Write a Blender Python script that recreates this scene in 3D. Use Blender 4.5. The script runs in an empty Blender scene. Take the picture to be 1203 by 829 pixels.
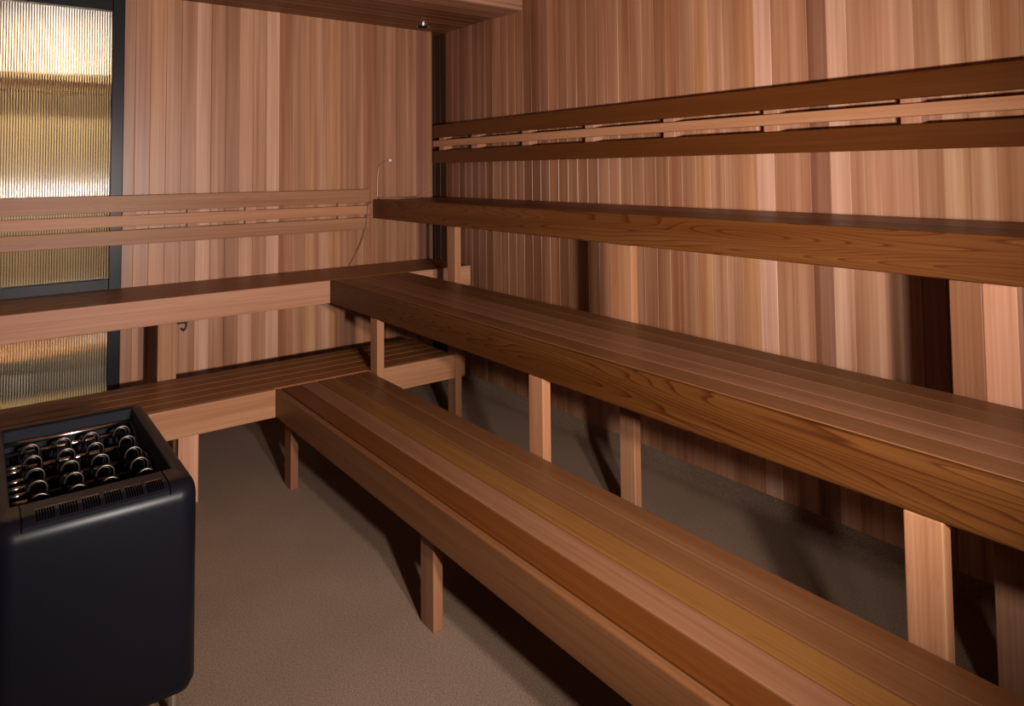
import bpy, bmesh, math, random
from mathutils import Vector, Matrix
random.seed(7)
sc = bpy.context.scene
C = sc.collection

# ------------------------------------------------------------------ camera
W, H = 1203.0, 829.0
F, PX, PY = 829.319, 615.951, 161.042
pitch, roll, yaw = 0.04709118, -0.01057027, -0.65797947
fwd = Vector((-math.sin(yaw), math.cos(yaw), 0)); right = Vector((math.cos(yaw), math.sin(yaw), 0)); up = Vector((0, 0, 1))
f2 = fwd * math.cos(pitch) + up * math.sin(pitch); u2 = up * math.cos(pitch) - fwd * math.sin(pitch)
r3 = right * math.cos(roll) + u2 * math.sin(roll); u3 = u2 * math.cos(roll) - right * math.sin(roll)
cam_d = bpy.data.cameras.new('camera'); cam = bpy.data.objects.new('camera', cam_d); C.objects.link(cam)
M = Matrix((( r3.x, u3.x, -f2.x, -2.86851), (r3.y, u3.y, -f2.y, -4.74129), (r3.z, u3.z, -f2.z, 1.55097), (0, 0, 0, 1)))
cam.matrix_world = M
cam_d.sensor_fit = 'HORIZONTAL'; cam_d.sensor_width = 36; cam_d.lens = F / W * 36
cam_d.shift_x = (W / 2 - PX) / W; cam_d.shift_y = (PY - H / 2) / W
cam_d.clip_start = 0.02
sc.camera = cam

# ------------------------------------------------------------------ world and exposure
wd = bpy.data.worlds.new('world'); sc.world = wd; wd.use_nodes = True
bg = wd.node_tree.nodes['Background']; bg.inputs[0].default_value = (0.9, 0.8, 0.7, 1); bg.inputs[1].default_value = 0.02
sc.view_settings.view_transform = 'Standard'; sc.view_settings.look = 'None'
sc.view_settings.exposure = -0.12; sc.view_settings.gamma = 1.0; sc.view_settings.use_curve_mapping = False

# ------------------------------------------------------------------ lights
def area(name, loc, target, size, power, col, parent=None, spread=math.pi, size_y=None):
    l = bpy.data.lights.new(name, 'AREA'); l.shape = 'DISK' if size_y is None else 'RECTANGLE'; l.size = size
    if size_y: l.size_y = size_y
    l.energy = power; l.color = col; l.spread = spread
    o = bpy.data.objects.new(name, l); C.objects.link(o); o.location = loc
    o.rotation_euler = (Vector(target) - Vector(loc)).to_track_quat('-Z', 'Y').to_euler()
    return o
def spot(name, loc, target, size_deg, power, col, blend=1.0, radius=0.045):
    l = bpy.data.lights.new(name, 'SPOT'); l.energy = power; l.color = col; l.spot_size = math.radians(size_deg); l.spot_blend = blend; l.shadow_soft_size = radius
    o = bpy.data.objects.new(name, l); C.objects.link(o); o.location = loc
    o.rotation_euler = (Vector(target) - Vector(loc)).to_track_quat('-Z', 'Y').to_euler()
    return o
LAMP_A = (-2.28, -4.95, 1.375); LAMP_B = (-2.03, -4.95, 1.375)
LC = (1.0, 0.89, 0.82)
spot('lamp_light_left', LAMP_A, (-1.5, 0.0, 1.95), 120, 420, LC)
spot('lamp_light_right', LAMP_B, (-0.35, 0.0, 1.95), 122, 335, LC)
# lounge beyond the ribbed glass, lit by unseen area lights: one overhead, one low
area('lounge_light_ceiling', (-2.65, 0.36, 2.90), (-2.65, 0.78, 0.9), 0.9, 17, (1.0, 0.86, 0.66), size_y=0.12, spread=1.7)
area('lounge_light_floor', (-2.6, 0.38, 0.50), (-2.7, 0.8, 0.05), 0.7, 3.0, (1.0, 0.85, 0.60), size_y=0.1)

# ------------------------------------------------------------------ materials
def new_mat(name):
    m = bpy.data.materials.new(name); m.use_nodes = True
    nt = m.node_tree; nt.nodes.clear()
    out = nt.nodes.new('ShaderNodeOutputMaterial'); b = nt.nodes.new('ShaderNodeBsdfPrincipled')
    nt.links.new(b.outputs[0], out.inputs[0])
    return m, nt, b
def simple(name, col, rough=0.5, metal=0.0, bump=0.0, bscale=300, spec=0.5, coat=0.0):
    m, nt, b = new_mat(name)
    b.inputs['Roughness'].default_value = rough; b.inputs['Metallic'].default_value = metal
    b.inputs['Specular IOR Level'].default_value = spec; b.inputs['Coat Weight'].default_value = coat
    tc = nt.nodes.new('ShaderNodeTexCoord'); n = nt.nodes.new('ShaderNodeTexNoise'); n.inputs['Scale'].default_value = bscale
    nt.links.new(tc.outputs['Object'], n.inputs['Vector'])
    mx = nt.nodes.new('ShaderNodeMix'); mx.data_type = 'RGBA'
    mx.inputs[6].default_value = (*[c * 0.88 for c in col], 1); mx.inputs[7].default_value = (*[min(1, c * 1.1) for c in col], 1)
    nt.links.new(n.outputs['Fac'], mx.inputs[0]); nt.links.new(mx.outputs[2], b.inputs['Base Color'])
    if bump:
        bp = nt.nodes.new('ShaderNodeBump'); bp.inputs['Strength'].default_value = bump; bp.inputs['Distance'].default_value = 0.001
        nt.links.new(n.outputs['Fac'], bp.inputs['Height']); nt.links.new(bp.outputs[0], b.inputs['Normal'])
    return m
def wood(name, axis, base=None, figure=0.25, rough=0.42, streak=0.45, cathedral=0.0, spec=0.22, broad=16):
    """cedar; grain runs along axis ('X','Y','Z'); base=None takes the board tone from the colour attribute"""
    m, nt, b = new_mat(name); L = nt.links.new
    N = nt.nodes.new
    tc = N('ShaderNodeTexCoord'); oi = N('ShaderNodeObjectInfo')
    off = N('ShaderNodeVectorMath'); off.operation = 'SCALE'; off.inputs[0].default_value = (31.7, 17.3, 23.9)
    L(oi.outputs['Random'], off.inputs['Scale'])
    add = N('ShaderNodeVectorMath'); add.operation = 'ADD'; L(tc.outputs['Object'], add.inputs[0]); L(off.outputs[0], add.inputs[1])
    def mapped(sl, sc_):
        mp = N('ShaderNodeMapping'); s = [sc_] * 3; s['XYZ'.index(axis)] = sl; mp.inputs['Scale'].default_value = s
        L(add.outputs[0], mp.inputs['Vector']); return mp
    n1 = N('ShaderNodeTexNoise'); n1.inputs['Scale'].default_value = 1; n1.inputs['Detail'].default_value = 3; L(mapped(0.5, broad).outputs[0], n1.inputs['Vector'])
    n2 = N('ShaderNodeTexNoise'); n2.inputs['Scale'].default_value = 1; n2.inputs['Detail'].default_value = 4; L(mapped(1.1, 120).outputs[0], n2.inputs['Vector'])
    # plain-sawn figure: growth rings round an axis nearly parallel to the board
    mpw = N('ShaderNodeMapping'); s = [9.0] * 3; s['XYZ'.index(axis)] = 0.55; mpw.inputs['Scale'].default_value = s
    L(add.outputs[0], mpw.inputs['Vector'])
    n3 = N('ShaderNodeTexNoise'); n3.inputs['Scale'].default_value = 1.0; n3.inputs['Detail'].default_value = 1.5; L(mpw.outputs[0], n3.inputs['Vector'])
    mul = N('ShaderNodeMath'); mul.operation = 'MULTIPLY'; mul.inputs[1].default_value = 26; L(n3.outputs['Fac'], mul.inputs[0])
    fr = N('ShaderNodeMath'); fr.operation = 'FRACT'; L(mul.outputs[0], fr.inputs[0])
    rp = N('ShaderNodeValToRGB'); e = rp.color_ramp.elements
    e[0].position = 0.0; e[0].color = (0, 0, 0, 1); e[1].position = 0.72; e[1].color = (0.25, 0.25, 0.25, 1)
    q = e.new(0.93); q.color = (1, 1, 1, 1); q = e.new(1.0); q.color = (0, 0, 0, 1)
    L(fr.outputs[0], rp.inputs[0])
    if base is None:
        at = N('ShaderNodeAttribute'); at.attribute_name = 'tone'; src = at.outputs['Color']
    else:
        rgb = N('ShaderNodeRGB'); rgb.outputs[0].default_value = (*base, 1); src = rgb.outputs[0]
    r1 = N('ShaderNodeMapRange'); r1.inputs['From Min'].default_value = 0.3; r1.inputs['From Max'].default_value = 0.7
    r1.inputs['To Min'].default_value = 1 - streak; r1.inputs['To Max'].default_value = 1 + streak * 0.55; L(n1.outputs['Fac'], r1.inputs['Value'])
    r2 = N('ShaderNodeMapRange'); r2.inputs['From Min'].default_value = 0.3; r2.inputs['From Max'].default_value = 0.7
    r2.inputs['To Min'].default_value = 1 - figure; r2.inputs['To Max'].default_value = 1 + figure * 0.6; L(n2.outputs['Fac'], r2.inputs['Value'])
    mm = N('ShaderNodeMath'); mm.operation = 'MULTIPLY'; L(r1.outputs[0], mm.inputs[0]); L(r2.outputs[0], mm.inputs[1])
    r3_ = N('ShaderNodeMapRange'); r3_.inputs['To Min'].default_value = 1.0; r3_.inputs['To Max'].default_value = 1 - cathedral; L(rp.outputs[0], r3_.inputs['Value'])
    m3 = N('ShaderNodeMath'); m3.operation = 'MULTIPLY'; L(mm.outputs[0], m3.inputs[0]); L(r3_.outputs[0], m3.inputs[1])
    # darker wood is also redder: raise each channel by its own power of the factor
    sep = N('ShaderNodeSeparateColor'); L(src, sep.inputs[0]); comb = N('ShaderNodeCombineColor')
    for i, pw in enumerate((0.85, 1.25, 1.5)):
        p = N('ShaderNodeMath'); p.operation = 'POWER'; p.inputs[1].default_value = pw; L(m3.outputs[0], p.inputs[0])
        k = N('ShaderNodeMath'); k.operation = 'MULTIPLY'; L(p.outputs[0], k.inputs[0]); L(sep.outputs[i], k.inputs[1]); L(k.outputs[0], comb.inputs[i])
    L(comb.outputs[0], b.inputs['Base Color'])
    rr = N('ShaderNodeMapRange'); rr.inputs['To Min'].default_value = rough - 0.1; rr.inputs['To Max'].default_value = rough + 0.12; L(n1.outputs['Fac'], rr.inputs['Value']); L(rr.outputs[0], b.inputs['Roughness'])
    b.inputs['Specular IOR Level'].default_value = spec
    bp = N('ShaderNodeBump'); bp.inputs['Strength'].default_value = 0.12; bp.inputs['Distance'].default_value = 0.002
    L(n2.outputs['Fac'], bp.inputs['Height']); L(bp.outputs[0], b.inputs['Normal'])
    return m

PINK = (0.47, 0.235, 0.150)
M_WALL = wood('cedar_panelling', 'Z', None, rough=0.38, streak=0.32, figure=0.15, broad=19, spec=0.45)
M_CEIL = wood('cedar_ceiling', 'X', (0.17, 0.068, 0.028), rough=0.5)
M_SOFF = wood('cedar_soffit_light', 'X', (0.30, 0.145, 0.085), rough=0.5)
def mk(axis):
    return dict(
        pink=wood('cedar_pink_' + axis, axis, (0.43, 0.215, 0.130), cathedral=0.06, figure=0.12, streak=0.20),
        tan=wood('cedar_tan_' + axis, axis, (0.33, 0.158, 0.080), cathedral=0.08, figure=0.15, streak=0.22),
        brown=wood('cedar_brown_' + axis, axis, (0.150, 0.062, 0.024), cathedral=0.06, figure=0.12, streak=0.18),
        rose=wood('cedar_rose_' + axis, axis, (0.200, 0.088, 0.044), cathedral=0.08, figure=0.12, streak=0.18),
        red=wood('cedar_red_' + axis, axis, (0.22, 0.086, 0.030), cathedral=0.10, figure=0.15, streak=0.22),
        dark=wood('cedar_dark_' + axis, axis, (0.100, 0.030, 0.006), cathedral=0.05, figure=0.12, streak=0.15),
        gold=wood('cedar_gold_' + axis, axis, (0.180, 0.075, 0.020), cathedral=0.08, figure=0.14, streak=0.22),
        blond=wood('cedar_blond_' + axis, axis, (0.43, 0.205, 0.105), cathedral=0.06, figure=0.12, streak=0.18),
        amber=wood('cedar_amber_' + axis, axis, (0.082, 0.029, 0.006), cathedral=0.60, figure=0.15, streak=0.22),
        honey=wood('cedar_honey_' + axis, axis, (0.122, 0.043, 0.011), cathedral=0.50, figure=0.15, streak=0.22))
WX, WY, WZ = mk('X'), mk('Y'), mk('Z')
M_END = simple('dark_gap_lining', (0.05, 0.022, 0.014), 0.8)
M_BLACK = simple('black_powder_coat', (0.004, 0.004, 0.0065), 0.37, 0.0, 0.03, 900, 0.18)
M_BLACKIN = simple('black_heater_inside', (0.007, 0.008, 0.012), 0.75, spec=0.15)
M_SLOT = simple('slot_black', (0.001, 0.001, 0.001), 0.9, spec=0.0)
M_ELEM = simple('heating_element_steel', (0.085, 0.072, 0.062), 0.34, 1.0, 0.2, 400)
M_TUBE = simple('bright_tube_steel', (0.70, 0.60, 0.52), 0.22, 1.0)
M_FRAME = simple('dark_bronze_frame', (0.007, 0.007, 0.010), 0.32, 0.0, 0.0, 100, 0.18)
M_CHROME = simple('chrome', (0.75, 0.72, 0.70), 0.18, 1.0)
M_PLASTIC = simple('grey_cable', (0.28, 0.20, 0.17), 0.5)
M_HOOK = simple('black_bracket', (0.02, 0.02, 0.02), 0.4, 0.6)

def floor_mat():
    m, nt, b = new_mat('speckled_epoxy'); L = nt.links.new; N = nt.nodes.new
    tc = N('ShaderNodeTexCoord')
    n = N('ShaderNodeTexNoise'); n.inputs['Scale'].default_value = 210; n.inputs['Detail'].default_value = 3; L(tc.outputs['Object'], n.inputs['Vector'])
    v = N('ShaderNodeTexVoronoi'); v.inputs['Scale'].default_value = 75; L(tc.outputs['Object'], v.inputs['Vector'])
    g = N('ShaderNodeTexNoise'); g.inputs['Scale'].default_value = 3; L(tc.outputs['Object'], g.inputs['Vector'])
    r = N('ShaderNodeValToRGB'); e = r.color_ramp.elements; e[0].position = 0.32; e[0].color = (0.120, 0.078, 0.053, 1); e[1].position = 0.68; e[1].color = (0.29, 0.200, 0.142, 1)
    L(n.outputs['Fac'], r.inputs[0])
    r2 = N('ShaderNodeValToRGB'); e = r2.color_ramp.elements; e[0].position = 0.04; e[0].color = (0.35, 0.3, 0.27, 1); e[1].position = 0.16; e[1].color = (1, 1, 1, 1)
    L(v.outputs['Distance'], r2.inputs[0])
    mx = N('ShaderNodeMix'); mx.data_type = 'RGBA'; mx.blend_type = 'MULTIPLY'; mx.inputs[0].default_value = 0.5
    L(r.outputs[0], mx.inputs[6]); L(r2.outputs[0], mx.inputs[7])
    mg = N('ShaderNodeMapRange'); mg.inputs['To Min'].default_value = 0.85; mg.inputs['To Max'].default_value = 1.15; L(g.outputs['Fac'], mg.inputs['Value'])
    vm = N('ShaderNodeVectorMath'); vm.operation = 'SCALE'; L(mx.outputs[2], vm.inputs[0]); L(mg.outputs[0], vm.inputs['Scale'])
    L(vm.outputs[0], b.inputs['Base Color']); b.inputs['Roughness'].default_value = 0.6; b.inputs['Specular IOR Level'].default_value = 0.3
    bp = N('ShaderNodeBump'); bp.inputs['Strength'].default_value = 0.35; bp.inputs['Distance'].default_value = 0.0015
    L(n.outputs['Fac'], bp.inputs['Height']); L(bp.outputs[0], b.inputs['Normal'])
    return m
M_FLOOR = floor_mat()
def glass_mat():
    m, nt, b = new_mat('ribbed_glass')
    b.inputs['Base Color'].default_value = (0.93, 0.90, 0.82, 1); b.inputs['Roughness'].default_value = 0.06
    b.inputs['Transmission Weight'].default_value = 1.0; b.inputs['IOR'].default_value = 1.5; b.inputs['Coat Weight'].default_value = 1.0; b.inputs['Coat Roughness'].default_value = 0.10; b.inputs['Coat IOR'].default_value = 1.9
    return m
M_GLASS = glass_mat()
def emis(name, col, s):
    m, nt, b = new_mat(name); b.inputs['Base Color'].default_value = (*col, 1)
    b.inputs['Emission Color'].default_value = (*col, 1); b.inputs['Emission Strength'].default_value = s
    return m

# ------------------------------------------------------------------ mesh helpers
def link(name, bm, mat, parent=None, smooth=False):
    bmesh.ops.recalc_face_normals(bm, faces=bm.faces)
    me = bpy.data.meshes.new(name); bm.to_mesh(me); bm.free()
    for x in (mat if isinstance(mat, (list, tuple)) else [mat]): me.materials.append(x)
    if smooth:
        for p in me.polygons: p.use_smooth = True
    o = bpy.data.objects.new(name, me); C.objects.link(o)
    if parent:
        o.parent = parent
        o.matrix_parent_inverse = Matrix.Translation(-parent.location)
    return o
def struct(name, bm, mat, parent=None, **k):
    o = link(name, bm, mat, parent, **k)
    if parent is None: o['kind'] = 'structure'
    return o
def tag(o, label, cat, group=None):
    o['label'] = label; o['category'] = cat
    if group: o['group'] = group
    return o
def thing(name, loc, label, cat, group=None):
    o = bpy.data.objects.new(name, None); C.objects.link(o); o.location = loc; o.empty_display_size = 0.1
    return tag(o, label, cat, group)
def box(bm, x0, x1, y0, y1, z0, z1, bev=0.0, seg=2):
    tmp = bmesh.new()
    r = bmesh.ops.create_cube(tmp, size=1)
    for v in tmp.verts: v.co = Vector(((x0 + x1) / 2 + v.co.x * (x1 - x0), (y0 + y1) / 2 + v.co.y * (y1 - y0), (z0 + z1) / 2 + v.co.z * (z1 - z0)))
    if bev: bmesh.ops.bevel(tmp, geom=tmp.edges[:], offset=bev, segments=seg, affect='EDGES', profile=0.5)
    me = bpy.data.meshes.new('t'); tmp.to_mesh(me); tmp.free(); bm.from_mesh(me); bpy.data.meshes.remove(me)
    return bm
def B(*a, **k): return box(bmesh.new(), *a, **k)
def tube(bm, pts, r, n=10, closed_ends=True):
    pts = [Vector(p) for p in pts]; rings = []
    prev = None
    for i, p in enumerate(pts):
        t = (pts[min(i + 1, len(pts) - 1)] - pts[max(i - 1, 0)]).normalized()
        if prev is None: nrm = t.orthogonal().normalized()
        else: nrm = (prev - t * prev.dot(t)).normalized()
        prev = nrm; bn = t.cross(nrm)
        rings.append([bm.verts.new(p + (nrm * math.cos(a) + bn * math.sin(a)) * r) for a in [2 * math.pi * j / n for j in range(n)]])
    for a, b in zip(rings, rings[1:]):
        for j in range(n): bm.faces.new((a[j], a[(j + 1) % n], b[(j + 1) % n], b[j]))
    if closed_ends: bm.faces.new(rings[0][::-1]); bm.faces.new(rings[-1])
    return bm
def cyl(bm, p0, p1, r, n=20): return tube(bm, [p0, p1], r, n)

# ------------------------------------------------------------------ wall panelling (V-jointed vertical planks, one mesh per wall)
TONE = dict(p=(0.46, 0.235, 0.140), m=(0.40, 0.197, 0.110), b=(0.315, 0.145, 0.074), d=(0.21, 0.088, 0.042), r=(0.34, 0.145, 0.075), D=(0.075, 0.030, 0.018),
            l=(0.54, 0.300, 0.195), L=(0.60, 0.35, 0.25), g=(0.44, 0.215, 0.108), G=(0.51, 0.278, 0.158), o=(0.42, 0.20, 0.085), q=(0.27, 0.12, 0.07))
def planks(name, seams, tones, z0, z1, origin, axis, depth, mat, extra=None, parent=None):
    """seams: increasing positions along the wall; wall face at `origin`, body `depth` thick going away from the room (+axis normal)"""
    bm = bmesh.new(); col = bm.loops.layers.float_color.new('tone')
    g, gd = 0.0020, 0.0028
    for i in range(len(seams) - 1):
        a, b = seams[i], seams[i + 1]
        prof = [(a, gd), (a + g, 0.0), (b - g, 0.0), (b, gd), (b, depth), (a, depth)]
        lo = []; hi = []
        for u, d in prof:
            for zz, lst in ((z0, lo), (z1, hi)):
                co = (u, origin + d, zz) if axis == 'x' else (origin + d, u, zz)
                lst.append(bm.verts.new(co))
        fs = [bm.faces.new((lo[j], lo[(j + 1) % 6], hi[(j + 1) % 6], hi[j])) for j in range(6)]
        fs += [bm.faces.new(lo), bm.faces.new(hi[::-1])]
        t = tones[i % len(tones)]
        c = TONE[t] if isinstance(t, str) else t
        k = random.uniform(0.95, 1.06)
        for f in fs:
            for lp in f.loops: lp[col] = (c[0] * k, c[1] * k, c[2] * k, 1)
    if extra: extra(bm, col)
    return struct(name, bm, mat, parent)
ZC = 2.78
# right wall: joints at -1.022 - 0.0889 k; it runs on into a narrow corner recess, where its planks are coloured very dark
nk = list(range(-11, 54))
seamsR = sorted([-1.022 - 0.0889 * k for k in nk] + [0.05, 0.135, 0.20])
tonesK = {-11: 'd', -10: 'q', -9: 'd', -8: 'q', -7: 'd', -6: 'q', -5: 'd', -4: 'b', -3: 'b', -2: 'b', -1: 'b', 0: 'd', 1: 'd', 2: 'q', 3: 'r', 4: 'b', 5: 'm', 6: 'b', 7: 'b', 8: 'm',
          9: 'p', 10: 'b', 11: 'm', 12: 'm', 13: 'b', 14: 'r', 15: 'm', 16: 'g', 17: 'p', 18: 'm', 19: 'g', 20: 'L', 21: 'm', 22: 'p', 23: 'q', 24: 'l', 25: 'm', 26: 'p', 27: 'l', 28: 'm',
          29: 'G', 30: 'G', 31: 'g', 32: 'g'}  # planks near the corner toned darker: the weaker light there is in their colour
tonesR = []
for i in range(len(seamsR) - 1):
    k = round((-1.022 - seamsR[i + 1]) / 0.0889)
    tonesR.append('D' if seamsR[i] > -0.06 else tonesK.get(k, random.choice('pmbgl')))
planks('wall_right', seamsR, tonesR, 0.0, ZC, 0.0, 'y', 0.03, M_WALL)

# back wall: joints every 0.0865 m from the glazing frame to just short of the corner
XF = -2.197
seamsB = [XF, -2.137] + [-2.056 + 0.0865 * i for i in range(0, 23)]
seamsB = [s_ for s_ in seamsB if s_ < -0.13] + [-0.102]
tonesB = ['b', 'm', 'g', 'm', 'm', 'l', 'm', 'b', 'p', 'm', 'l', 'r', 'm', 'g', 'p', 'g', 'm', 'm', 'r', 'b', 'm', 'b', 'm', 'q', 'b']
planks('wall_back', seamsB, tonesB, 0.0, 2.65, 0.0, 'x', 0.03, M_WALL)
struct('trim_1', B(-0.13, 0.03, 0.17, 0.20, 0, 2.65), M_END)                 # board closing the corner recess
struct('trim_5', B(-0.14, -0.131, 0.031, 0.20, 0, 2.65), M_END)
XL = -3.95
struct('trim_2', B(XL, XF, 0.0, 0.06, 2.592, 2.65), WX['red'])                 # head board above the glazing
# left and front walls, out of the photograph but part of the room
seamsL = [-5.8 + 0.09 * i for i in range(0, 66)]
planks('wall_left', seamsL, [random.choice('pmbgl') for _ in seamsL], 0.0, ZC, XL - 0.03, 'y', 0.03, M_WALL)
seamsF = [XL - 0.03 + 0.09 * i for i in range(0, 45)]
planks('wall_front', seamsF, [random.choice('pmbgl') for _ in seamsF], 0.0, ZC, -5.83, 'x', 0.03, M_WALL)
struct('floor', B(XL - 0.05, 0.06, -5.85, 1.0, -0.05, 0.0), M_FLOOR)
struct('ceiling', B(XL - 0.05, 0.06, -5.85, -1.0, ZC, ZC + 0.04), M_CEIL)
# dropped soffit over the back benches: darker boards at the wall, a lighter board at its edge
bm = bmesh.new(); y = -0.705
for i in range(9):
    box(bm, XL, 0.0, y + 0.002, y + 0.0938, 2.632, 2.67, bev=0.002, seg=1); y += 0.0942
struct('trim_3', bm, M_CEIL)
bm = bmesh.new()
box(bm, XL, 0.0, -1.005, -0.860, 2.624, 2.67, bev=0.002, seg=1); box(bm, XL, 0.0, -0.856, -0.711, 2.624, 2.67, bev=0.002, seg=1)
box(bm, XL, 0.0, -1.025, -1.006, 2.624, ZC, bev=0.002, seg=1)
struct('trim_4', bm, M_SOFF)

# coved floor edge
def cove(name, pts_axis, a, b):
    bm = bmesh.new(); R = 0.07; prof = []
    for i in range(9):
        t = math.pi / 2 * i / 8; prof.append((R - R * math.sin(t), R - R * math.cos(t)))   # (distance from wall, height)
    prof = [(0.075, 0.0)] + [(d, h + 0.0005) for d, h in prof] + [(0.0, 0.0)]
    rows = []
    for u in (a, b):
        rows.append([bm.verts.new((-d, u, h) if pts_axis == 'y' else (u, -d, h)) for d, h in prof])
    n = len(prof)
    for j in range(n): bm.faces.new((rows[0][j], rows[0][(j + 1) % n], rows[1][(j + 1) % n], rows[1][j]))
    bm.faces.new(rows[0]); bm.faces.new(rows[1][::-1])
    return struct(name, bm, M_FLOOR, smooth=False)
cove('baseboard_right', 'y', -5.8, 0.0)
cove('baseboard_back', 'x', XF, -0.102)

# ------------------------------------------------------------------ glazing: dark frame with ribbed panes
win = bpy.data.objects.new('window_1', None); C.objects.link(win); win.location = (-3.0, 0.03, 0); win['kind'] = 'structure'
win['label'] = 'tall dark framed ribbed glass screen at the left end of the back wall'
gx0, gx1 = -3.75, -2.261
def bar(x0, x1, z0, z1, y0=-0.012, y1=0.055): link('window_frame', B(x0, x1, y0, y1, z0, z1, bev=0.003), M_FRAME, win)
bar(gx1, XF - 0.001, 0.0, 2.590); bar(gx0 - 0.066, gx0, 0.0, 2.590)
bar(gx0, gx1, 2.515, 2.590); bar(gx0, gx1, 0.888, 0.949); bar(gx0, gx1, 0.0, 0.06)
def pane(z0, z1):
    bm = bmesh.new(); pitch_, dep, seg = 0.0125, 0.0058, 14
    n = int((gx1 - gx0) / pitch_); cols = []
    for i in range(n * seg + 1):
        x = gx0 + (gx1 - gx0) * i / (n * seg); ph = (i % seg) / seg
        d = dep * math.sin(math.pi * ph)
        cols.append(x); y_ = 0.018 - d
        for zz in (z0, z1): bm.verts.new((x, y_, zz))
    bm.verts.ensure_lookup_table()
    for i in range(n * seg):
        f = bm.faces.new((bm.verts[2 * i], bm.verts[2 * i + 2], bm.verts[2 * i + 3], bm.verts[2 * i + 1])); f.smooth = True
    lo = [bm.verts[2 * i] for i in range(n * seg + 1)]; hi = [bm.verts[2 * i + 1] for i in range(n * seg + 1)]
    b = [bm.verts.new((x, 0.024, z)) for x, z in ((gx0, z0), (gx1, z0), (gx1, z1), (gx0, z1))]
    bm.faces.new((b[0], b[1], b[2], b[3]))
    bm.faces.new((hi[0], lo[0], b[0], b[3])); bm.faces.new((lo[-1], hi[-1], b[2], b[1]))
    bm.faces.new(lo + [b[1], b[0]]); bm.faces.new(hi[::-1] + [b[3], b[2]])
    for e in bm.edges:
        x = e.verts[0].co.x
        if len(e.link_faces) == 2 and abs(e.verts[0].co.x - e.verts[1].co.x) < 1e-7:
            k = (x - gx0) / (gx1 - gx0) * n
            if abs(k - round(k)) < 1e-4: e.smooth = False
            else: e.smooth = True
    return link('pane', bm, M_GLASS, win)
pane(0.949, 2.515); pane(0.06, 0.888)

# lounge beyond the glass
M_GOLD = simple('golden_plaster', (0.66, 0.50, 0.28), 0.7, 0, 0.2, 6)
M_WHITE = simple('white_plaster', (0.85, 0.82, 0.78), 0.7)
M_BROWN = simple('brown_rail', (0.11, 0.05, 0.018), 0.5)
M_GREY = simple('charcoal_lacquer', (0.05, 0.045, 0.045), 0.4)
M_CREAM = simple('cream_upholstery', (0.70, 0.55, 0.28), 0.7)
struct('wall_lounge', B(-2.95, -2.02, 0.82, 0.88, 0.0, 2.95), M_GOLD)
struct('dark_backdrop_left', B(XL, -2.951, 0.80, 0.88, 0.0, 2.95), M_BROWN)  # added dark panel beside the lounge wall, gives the glass ribs dark edges
struct('dark_backdrop_right', B(-2.019, -1.2, 0.80, 0.88, 0.0, 2.95), M_BROWN)  # same on the right: added only to darken the rib edges
struct('wall_lounge_side', B(-1.26, -1.2, 0.06, 0.80, 0.0, 2.95), M_BROWN)
struct('ceiling_lounge', B(XL, -1.2, 0.06, 0.88, 2.95, 3.0), M_WHITE)
lp = thing('light_panel', (-2.2, 0.80, 2.15), 'bright white wall light seen through the top right of the ribbed glass', 'lamp')
link('panel_frame', B(-2.38, -1.88, 0.775, 0.7985, 2.22, 2.72, bev=0.004), M_CHROME, lp)
link('diffuser', B(-2.37, -1.89, 0.765, 0.776, 2.23, 2.71, bev=0.003), emis('white_diffuser', (1.0, 0.92, 0.88), 1.7), lp)
tag(link('wall_rail', B(XL + 0.02, -2.36, 0.74, 0.798, 2.095, 2.175, bev=0.006), M_BROWN), 'brown horizontal rail blurred behind the upper ribbed glass pane', 'rail')
cb = thing('cabinet', (-2.8, 0.65, 0.0), 'dark low cabinet blurred behind the lower ribbed glass pane', 'cabinet')
link('body', B(-3.4, -2.42, 0.60, 0.80, 0.19, 0.42, bev=0.006), M_GREY, cb)
link('cabinet_top', B(-3.42, -2.40, 0.585, 0.815, 0.42, 0.56, bev=0.006), simple('red_brown_top', (0.32, 0.14, 0.07), 0.5), cb)
link('plinth', B(-3.36, -2.46, 0.62, 0.80, 0.0, 0.19, bev=0.004), M_CREAM, cb)
bn = thing('bin', (-2.3, 0.62, 0.0), 'pale grey bin blurred behind the right edge of the lower ribbed glass', 'bin')
bm = bmesh.new(); tube(bm, [(-2.27, 0.62, 0.0), (-2.27, 0.62, 0.33)], 0.09, 24); link('body', bm, simple('pale_grey_bin', (0.42, 0.42, 0.46), 0.5), bn)
bm = bmesh.new(); tube(bm, [(-2.27, 0.62, 0.33), (-2.27, 0.62, 0.36), ], 0.095, 24); link('lid', bm, M_GREY, bn)

# ------------------------------------------------------------------ benches
Z1, Z2, Z3 = 0.462, 0.891, 1.355
YE = -5.55      # near end of the long benches
def rbox(*a, bev=0.005, seg=3): return B(*a, bev=bev, seg=seg)

def long_bench(name, xf, xr, ya, ztop, hf, nsl, gap, label, face, slat_tones, face_bev, posts, fth=0.028):
    t = thing(name, (xf, (ya + YE) / 2, 0), label, 'bench')
    link('fascia', rbox(xf, xf + fth, YE, ya, ztop - hf, ztop, bev=face_bev), WY[face], t)
    w = (xr - xf - fth) / nsl
    for i in range(nsl):
        a = xf + fth + i * w
        link('slat', rbox(a + gap, a + w, YE, ya, ztop - 0.036, ztop - 0.001, bev=0.004 if gap > 0.005 else 0.002), WY[slat_tones[i]], t)
    for (px0, px1, py0, py1, pz1, tone) in posts:
        link('post', rbox(px0, px1, py0, py1, 0.0, pz1, bev=0.003, seg=2), WZ[tone], t)
    return t
X1F, X1R, Y1F = -1.662, -1.151, -1.111
X2F, X2R, Y2F = -1.151, -0.613, -0.561
X3F = -0.602
P1 = [(X1F + 0.034, X1F + 0.072, y - 0.087, y, Z1 - 0.04, 'rose') for y in (-1.150, -2.522, -3.94)]
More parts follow.
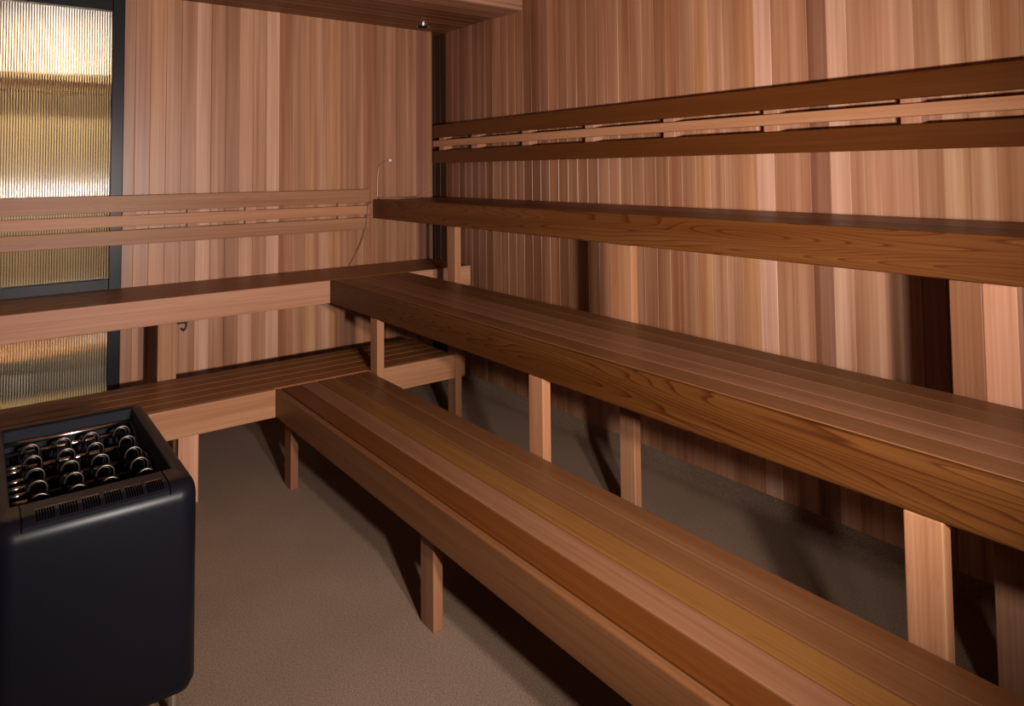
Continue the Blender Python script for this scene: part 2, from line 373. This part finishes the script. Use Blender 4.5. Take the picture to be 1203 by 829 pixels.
t1 = long_bench('low_bench', X1F, X1R - 0.001, Y1F, Z1, 0.138, 5, 0.006, 'lowest slatted cedar bench along the right side, nearest the camera', 'brown', ['dark', 'rose', 'gold', 'brown', 'brown'], 0.007, P1)
P2 = [(X2F + 0.004, X2F + 0.045, y - 0.086, y, Z2 - 0.138, 'tan') for y in (-1.1125, -2.524, -3.942)]
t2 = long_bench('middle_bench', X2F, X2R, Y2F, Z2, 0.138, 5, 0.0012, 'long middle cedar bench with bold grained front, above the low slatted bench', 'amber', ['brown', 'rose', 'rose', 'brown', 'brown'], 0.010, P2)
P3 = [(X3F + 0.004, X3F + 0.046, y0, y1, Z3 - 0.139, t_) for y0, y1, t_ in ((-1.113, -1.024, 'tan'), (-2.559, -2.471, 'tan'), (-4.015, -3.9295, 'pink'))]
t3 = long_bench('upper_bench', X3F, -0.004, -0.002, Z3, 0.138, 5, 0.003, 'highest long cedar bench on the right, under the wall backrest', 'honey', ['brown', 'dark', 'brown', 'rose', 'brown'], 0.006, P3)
link('cleat', B(X3F + 0.004, X3F + 0.046, -3.929, -3.842, 0.66, Z3 - 0.139, bev=0.003), WZ['rose'], t3)
link('cleat', B(X3F + 0.006, X3F + 0.040, -2.4705, -2.422, 0.62, Z3 - 0.139, bev=0.003), WZ['tan'], t3)

def cross_bench(name, yf, yr, ztop, hf, nsl, gap, label, tones, x_corner, x_end, posts, ftone='pink'):
    t = thing(name, (-2.5, yf, 0), label, 'bench')
    link('fascia', rbox(XL + 0.01, x_corner - 0.0005, yf, yf + 0.028, ztop - hf, ztop, bev=0.004), WX[ftone], t)
    # behind the long bench the fascia carries on to the right wall
    w = (yr - yf - 0.028) / nsl
    for i in range(nsl):
        a = yf + 0.028 + i * w
        link('slat', rbox(XL + 0.01, x_end, a + gap, a + w, ztop - 0.036, ztop - 0.001, bev=0.004), WX[tones[i]], t)
    for (px0, px1, py0, py1, pz1, tone) in posts:
        link('post', rbox(px0, px1, py0, py1, 0.0, pz1, bev=0.003, seg=2), WZ[tone], t)
    return t
c1 = cross_bench('low_bench', Y1F, -0.575, Z1, 0.138, 5, 0.006, 'lowest slatted bench across the back wall, beside the black heater', ['red', 'red', 'red', 'red', 'red'], X1F + 0.002, X3F - 0.001,
                 [(-2.103, -2.014, -1.08, -1.04, Z1 - 0.04, 'pink'), (-3.5, -3.41, -1.08, -1.04, Z1 - 0.04, 'pink')], 'tan')
link('fascia', rbox(X1R + 0.002, X3F + 0.003, Y1F, Y1F + 0.028, Z1 - 0.138, Z1, bev=0.004), WX['tan'], c1)
link('fascia', rbox(X3F + 0.0465, -0.53, Y1F, Y1F + 0.028, Z1 - 0.138, Z1, bev=0.004), WX['red'], c1)
c2 = cross_bench('middle_bench', Y2F, -0.006, Z2, 0.138, 5, 0.003, 'pale fronted middle bench across the back wall, below the short backrest', ['red', 'red', 'red', 'red', 'red'], X2F + 0.002, -0.125,
                 [(-2.095, -2.003, -0.53, -0.49, Z2 - 0.04, 'tan'), (-3.4, -3.31, -0.53, -0.49, Z2 - 0.04, 'tan')])
link('fascia', rbox(X2R + 0.002, -0.125, Y2F, Y2F + 0.028, Z2 - 0.138, Z2, bev=0.004), WX['pink'], c2)

# ------------------------------------------------------------------ backrests
b1 = thing('backrest', (-0.05, -2.8, 1.6), 'long three board cedar backrest on the right wall above the upper bench', 'backrest')
for z0, z1, tn in ((1.808, 1.905, 'dark'), (1.739, 1.787, 'blond'), (1.614, 1.709, 'dark')):
    link('rail', rbox(-0.100, -0.072, YE, -0.003, z0, z1, bev=0.003, seg=2), WY[tn], b1)
for y in (-0.05, -0.500, -1.098, -1.703, -2.298, -2.888, -3.485, -4.08, -4.68):
    link('spacer', rbox(-0.072, 0.0, y - 0.075, y, 1.63, 1.89, bev=0.002, seg=1), WZ['pink'], b1)
b2 = thing('backrest', (-2.2, -0.05, 1.15), 'short three board cedar backrest crossing the ribbed glass on the back wall', 'backrest')
for z0, z1, tn in ((1.334, 1.430, 'tan'), (1.245, 1.318, 'blond'), (1.144, 1.229, 'tan')):
    link('rail', rbox(XL + 0.02, -0.658, -0.066, -0.040, z0 + (0.004 if tn == 'blond' else 0), z1 - (0.004 if tn == 'blond' else 0), bev=0.003, seg=2), WX[tn], b2)
for x in (-0.845, -1.47, -1.815, -2.165):
    link('spacer', rbox(x - 0.035, x + 0.035, -0.040, 0.0, 1.16, 1.41, bev=0.002, seg=1), WZ['pink'], b2)

# ------------------------------------------------------------------ small things on the back wall
def bez(pts, n=10):
    out = []; P_ = [Vector(p) for p in pts]; P_ = [P_[0]] + P_ + [P_[-1]]
    for i in range(1, len(P_) - 2):
        for j in range(n):
            t = j / n; a, b, c, d = P_[i - 1:i + 3]
            out.append(0.5 * ((2 * b) + (c - a) * t + (2 * a - 5 * b + 4 * c - d) * t * t + (3 * b - a - 3 * c + d) * t ** 3))
    out.append(P_[-2]); return out
sn = thing('temperature_sensor', (-0.475, -0.01, 1.63), 'small sensor nub on the back wall with its thin bent stem', 'sensor')
bm = bmesh.new(); cyl(bm, (-0.472, 0.0, 1.636), (-0.472, -0.022, 1.636), 0.010, 16); link('mount', bm, M_CHROME, sn)
bm = bmesh.new(); tube(bm, bez([(-0.479, -0.012, 1.634), (-0.509, -0.012, 1.629), (-0.540, -0.012, 1.605), (-0.558, -0.010, 1.574), (-0.564, -0.006, 1.50), (-0.566, -0.006, 1.365)]), 0.0045, 8); link('stem', bm, simple('copper_stem', (0.40, 0.21, 0.15), 0.35, 0.3), sn, smooth=True)
bm = bmesh.new(); tube(bm, bez([(-0.640, -0.074, 1.338), (-0.672, -0.076, 1.318), (-0.680, -0.074, 1.24), (-0.696, -0.072, 1.14), (-0.716, -0.040, 1.04), (-0.745, -0.02, 0.97), (-0.79, -0.02, 0.895)]), 0.003, 8)
tag(link('cable', bm, simple('brown_cable', (0.16, 0.08, 0.05), 0.5), smooth=True), 'thin dark cable hanging from the end of the short backrest', 'cable')
bm = bmesh.new(); tube(bm, bez([(-0.57, -0.05, 1.360), (-0.46, -0.14, 1.360), (-0.31, -0.07, 1.360), (-0.227, -0.02, 1.372), (-0.146, -0.008, 1.410), (-0.108, -0.006, 1.415)]), 0.0035, 8)
tag(link('cable', bm, simple('pink_cable', (0.45, 0.22, 0.19), 0.4), smooth=True), 'thin pinkish cable lying on the far end of the upper bench', 'cable')
hk = thing('bracket', (-1.96, -0.5, 0.74), 'small black metal bracket under the back middle bench', 'bracket')
bm = bmesh.new(); box(bm, -1.998, -1.948, -0.530, -0.500, 0.7375, 0.750, bev=0.003); link('plate', bm, M_HOOK, hk)
bm = bmesh.new(); tube(bm, bez([(-1.956, -0.515, 0.738), (-1.953, -0.517, 0.722), (-1.966, -0.521, 0.702), (-1.981, -0.521, 0.714)]), 0.006, 8); link('hook', bm, M_HOOK, hk, smooth=True)
dl = thing('downlight', (-0.30, -0.21, 2.63), 'small unlit round fitting with shiny rim on the soffit corner', 'lamp')
bm = bmesh.new(); tube(bm, [(-0.30, -0.21, 2.632), (-0.30, -0.21, 2.624), (-0.30, -0.21, 2.616)], 0.048, 28); link('trim_ring', bm, M_CHROME, dl)
bm = bmesh.new(); tube(bm, [(-0.30, -0.21, 2.618), (-0.30, -0.21, 2.612)], 0.036, 24); link('lens', bm, M_BLACKIN, dl)

# ------------------------------------------------------------------ heater
hx0, hx1, hy0, hy1, hz0, hz1 = -2.825, -2.351, -2.540, -1.662, 0.10, 0.680
ht = thing('sauna_heater', ((hx0 + hx1) / 2, (hy0 + hy1) / 2, 0), 'black floor standing sauna heater with open top full of coiled elements', 'heater')
ix0, ix1, iy0, iy1 = -2.788, -2.396, -2.405, -1.715
RH, RV = 0.048, 0.050                                          # how far the top edge rolls over, inward and down
def outline(bm, ox, R, x0, x1, y0, y1, z, n=6):
    pts = []
    for cx_, cy_, a0 in ((x1 - ox - R, y0 + ox + R, -90), (x1 - ox - R, y1 - ox - R, 0), (x0 + ox + R, y1 - ox - R, 90), (x0 + ox + R, y0 + ox + R, 180)):
        for j in range(n + 1):
            a = math.radians(a0 + 90 * j / n); pts.append((cx_ + R * math.cos(a), cy_ + R * math.sin(a), z))
    return [bm.verts.new(p) for p in pts]
def heater_body():
    """tub: rounded plan outline lofted upward, rolled over at the top, inner walls going down"""
    bm = bmesh.new(); rings = []
    full = (hx0, hx1, hy0, hy1)
    rings.append(outline(bm, 0.03, 0.02, *full, hz0)); rings.append(outline(bm, 0.012, 0.035, *full, hz0 + 0.006))
    rings.append(outline(bm, 0.0, 0.048, *full, hz0 + 0.03)); rings.append(outline(bm, 0.0, 0.048, *full, hz1 - RV - 0.01))
    m = 10
    for j in range(0, m + 1):
        a = math.pi / 2 * j / m; k = 1 - math.cos(a)
        # sides roll over less than the front so that the rim keeps its width
        x0, x1, y0, y1 = hx0 + 0.020 * k, hx1 - 0.020 * k, hy0 + RH * k, hy1 - 0.020 * k
        rings.append(outline(bm, 0.0, 0.048 - 0.030 * k, x0, x1, y0, y1, hz1 - RV + RV * math.sin(a)))
    rings.append(outline(bm, 0.0, 0.006, ix0, ix1, iy0, iy1, hz1 - 0.0005)); rings.append(outline(bm, 0.003, 0.006, ix0, ix1, iy0, iy1, hz1 - 0.006))
    rings.append(outline(bm, 0.003, 0.006, ix0, ix1, iy0, iy1, 0.40))
    n = len(rings[0])
    for a, b in zip(rings, rings[1:]):
        for j in range(n): bm.faces.new((a[j], a[(j + 1) % n], b[(j + 1) % n], b[j]))
    bm.faces.new(rings[0][::-1]); bm.faces.new(rings[-1])
    for f in bm.faces:
        if all(ix0 - 1e-4 < v.co.x < ix1 + 1e-4 and iy0 - 1e-4 < v.co.y < iy1 + 1e-4 for v in f.verts) and f.calc_center_median().z > 0.3: f.material_index = 1
    return bm
link('body', heater_body(), [M_BLACK, M_BLACKIN], ht, smooth=True)
def strip(bm, x0, x1, s0, s1, off0, off1, n=8):
    """strip lying on the rolled front top: s in metres before (-) the roll and radians*0.05 after it"""
    def pt(s_, off):
        if s_ <= 0: return (hy0 + RH - s_, hz1 + off)
        a = math.pi / 2 - s_ / 0.05
        return (hy0 + RH - (RH + off) * math.cos(a), hz1 - RV + (RV + off) * math.sin(a))
    rows = []
    for i in range(n + 1):
        s_ = s0 + (s1 - s0) * i / n
        (ya, za), (yb_, zb_) = pt(s_, off1), pt(s_, off0)
        rows.append([bm.verts.new((x0, ya, za)), bm.verts.new((x1, ya, za)), bm.verts.new((x1, yb_, zb_)), bm.verts.new((x0, yb_, zb_))])
    for a, b in zip(rows, rows[1:]):
        for j in range(4): bm.faces.new((a[j], a[(j + 1) % 4], b[(j + 1) % 4], b[j]))
    bm.faces.new(rows[0]); bm.faces.new(rows[-1][::-1])
bm = bmesh.new(); strip(bm, -2.762, -2.428, -0.080, 0.050, -0.001, 0.0022, 14)
gr = link('grille', bm, M_BLACK, ht)
for k in range(6):
    bm = bmesh.new(); be = bmesh.new(); x = -2.738 + k * 0.0510
    for j in range(7):
        xa = x + 0.004 + j * 0.0060
        strip(bm, xa, xa + 0.0035, -0.020, 0.032, 0.0, 0.0030, 7); strip(be, xa, xa + 0.0035, -0.024, -0.0205, 0.0, 0.0034, 2)
    sb = link('slot_bank', bm, M_SLOT, gr); link('slot_edge', be, M_TUBE, gr)
for x in (-2.7655, -2.4245):                                   # seams of the front cover
    bm = bmesh.new(); strip(bm, x - 0.0012, x + 0.0012, -0.085, 0.052, -0.002, 0.0008, 14); link('seam', bm, M_SLOT, ht)
ZT = hz1 - 0.026
for cxx in (-2.713, -2.622, -2.540, -2.446):
    for cyy in (-1.825, -1.945, -2.070, -2.180, -2.288):
        bm = bmesh.new(); R = 0.024
        for dy, rr, dz in ((0, R, 0), (0.024, R * 0.78, -0.012)):
            pts = [(cxx - rr, cyy + dy, 0.42)] + [(cxx - rr * math.cos(a), cyy + dy, ZT + dz - rr + rr * math.sin(a)) for a in [math.pi * j / 12 for j in range(13)]] + [(cxx + rr, cyy + dy, 0.42)]
            tube(bm, pts, 0.0046, 8)
        box(bm, cxx - R - 0.006, cxx + R + 0.006, cyy - 0.006, cyy + 0.03, 0.40, 0.43)
        link('heating_element', bm, M_ELEM, ht, smooth=True)
for y_, z_, r_, m_ in ((-1.742, 0.640, 0.008, M_TUBE), (-1.765, 0.612, 0.007, M_TUBE), (-1.885, 0.600, 0.008, M_TUBE), (-2.005, 0.590, 0.007, M_ELEM), (-2.120, 0.590, 0.007, M_ELEM), (-2.235, 0.590, 0.007, M_ELEM), (-2.34, 0.595, 0.007, M_ELEM)):
    bm = bmesh.new(); cyl(bm, (ix0 + 0.004, y_, z_), (ix1 - 0.004, y_, z_), r_, 14); link('cross_tube', bm, m_, ht, smooth=True)
for y_ in (-1.90, -1.94, -2.03, -2.09, -2.15, -2.21, -2.27):   # short returns at the left end
    bm = bmesh.new(); cyl(bm, (ix0 + 0.004, y_, 0.612), (ix0 + 0.050, y_, 0.612), 0.007, 12); link('return_tube', bm, M_TUBE, ht, smooth=True)
bm = bmesh.new(); tube(bm, bez([(-2.410, -1.76, 0.645), (-2.407, -1.85, 0.635), (-2.413, -1.95, 0.615), (-2.407, -2.08, 0.620), (-2.411, -2.23, 0.605)]), 0.004, 8); link('probe_wire', bm, M_ELEM, ht, smooth=True)
for x_, y_ in ((-2.40, -2.475), (-2.77, -2.475), (-2.40, -1.73), (-2.77, -1.73)):
    bm = bmesh.new(); cyl(bm, (x_, y_, 0.0), (x_, y_, 0.012), 0.028, 20); cyl(bm, (x_, y_, 0.012), (x_, y_, hz0 + 0.002), 0.013, 16)
    link('foot', bm, M_CHROME, ht)

# ------------------------------------------------------------------ twin work lamp standing behind the camera: it lights the room
wl = thing('work_lamp', (-2.145, -5.1, 0.0), 'twin headed work lamp on a stand, behind the viewpoint', 'lamp')
bm = bmesh.new(); cyl(bm, (-2.145, -5.1, 0.05), (-2.145, -5.1, 1.34), 0.014, 16); link('pole', bm, M_HOOK, wl)
bm = bmesh.new(); cyl(bm, (-2.145, -5.1, 0.0), (-2.145, -5.1, 0.03), 0.20, 32); cyl(bm, (-2.145, -5.1, 0.03), (-2.145, -5.1, 0.06), 0.03, 20); link('base', bm, M_HOOK, wl)
bm = bmesh.new(); cyl(bm, (-2.30, -5.1, 1.34), (-1.99, -5.1, 1.34), 0.012, 12); link('crossbar', bm, M_HOOK, wl)
for lx in (LAMP_A, LAMP_B):
    bm = bmesh.new(); cyl(bm, (lx[0], -5.1, lx[2]), (lx[0], -5.005, lx[2]), 0.062, 28); link('lamp_head', bm, M_HOOK, wl)
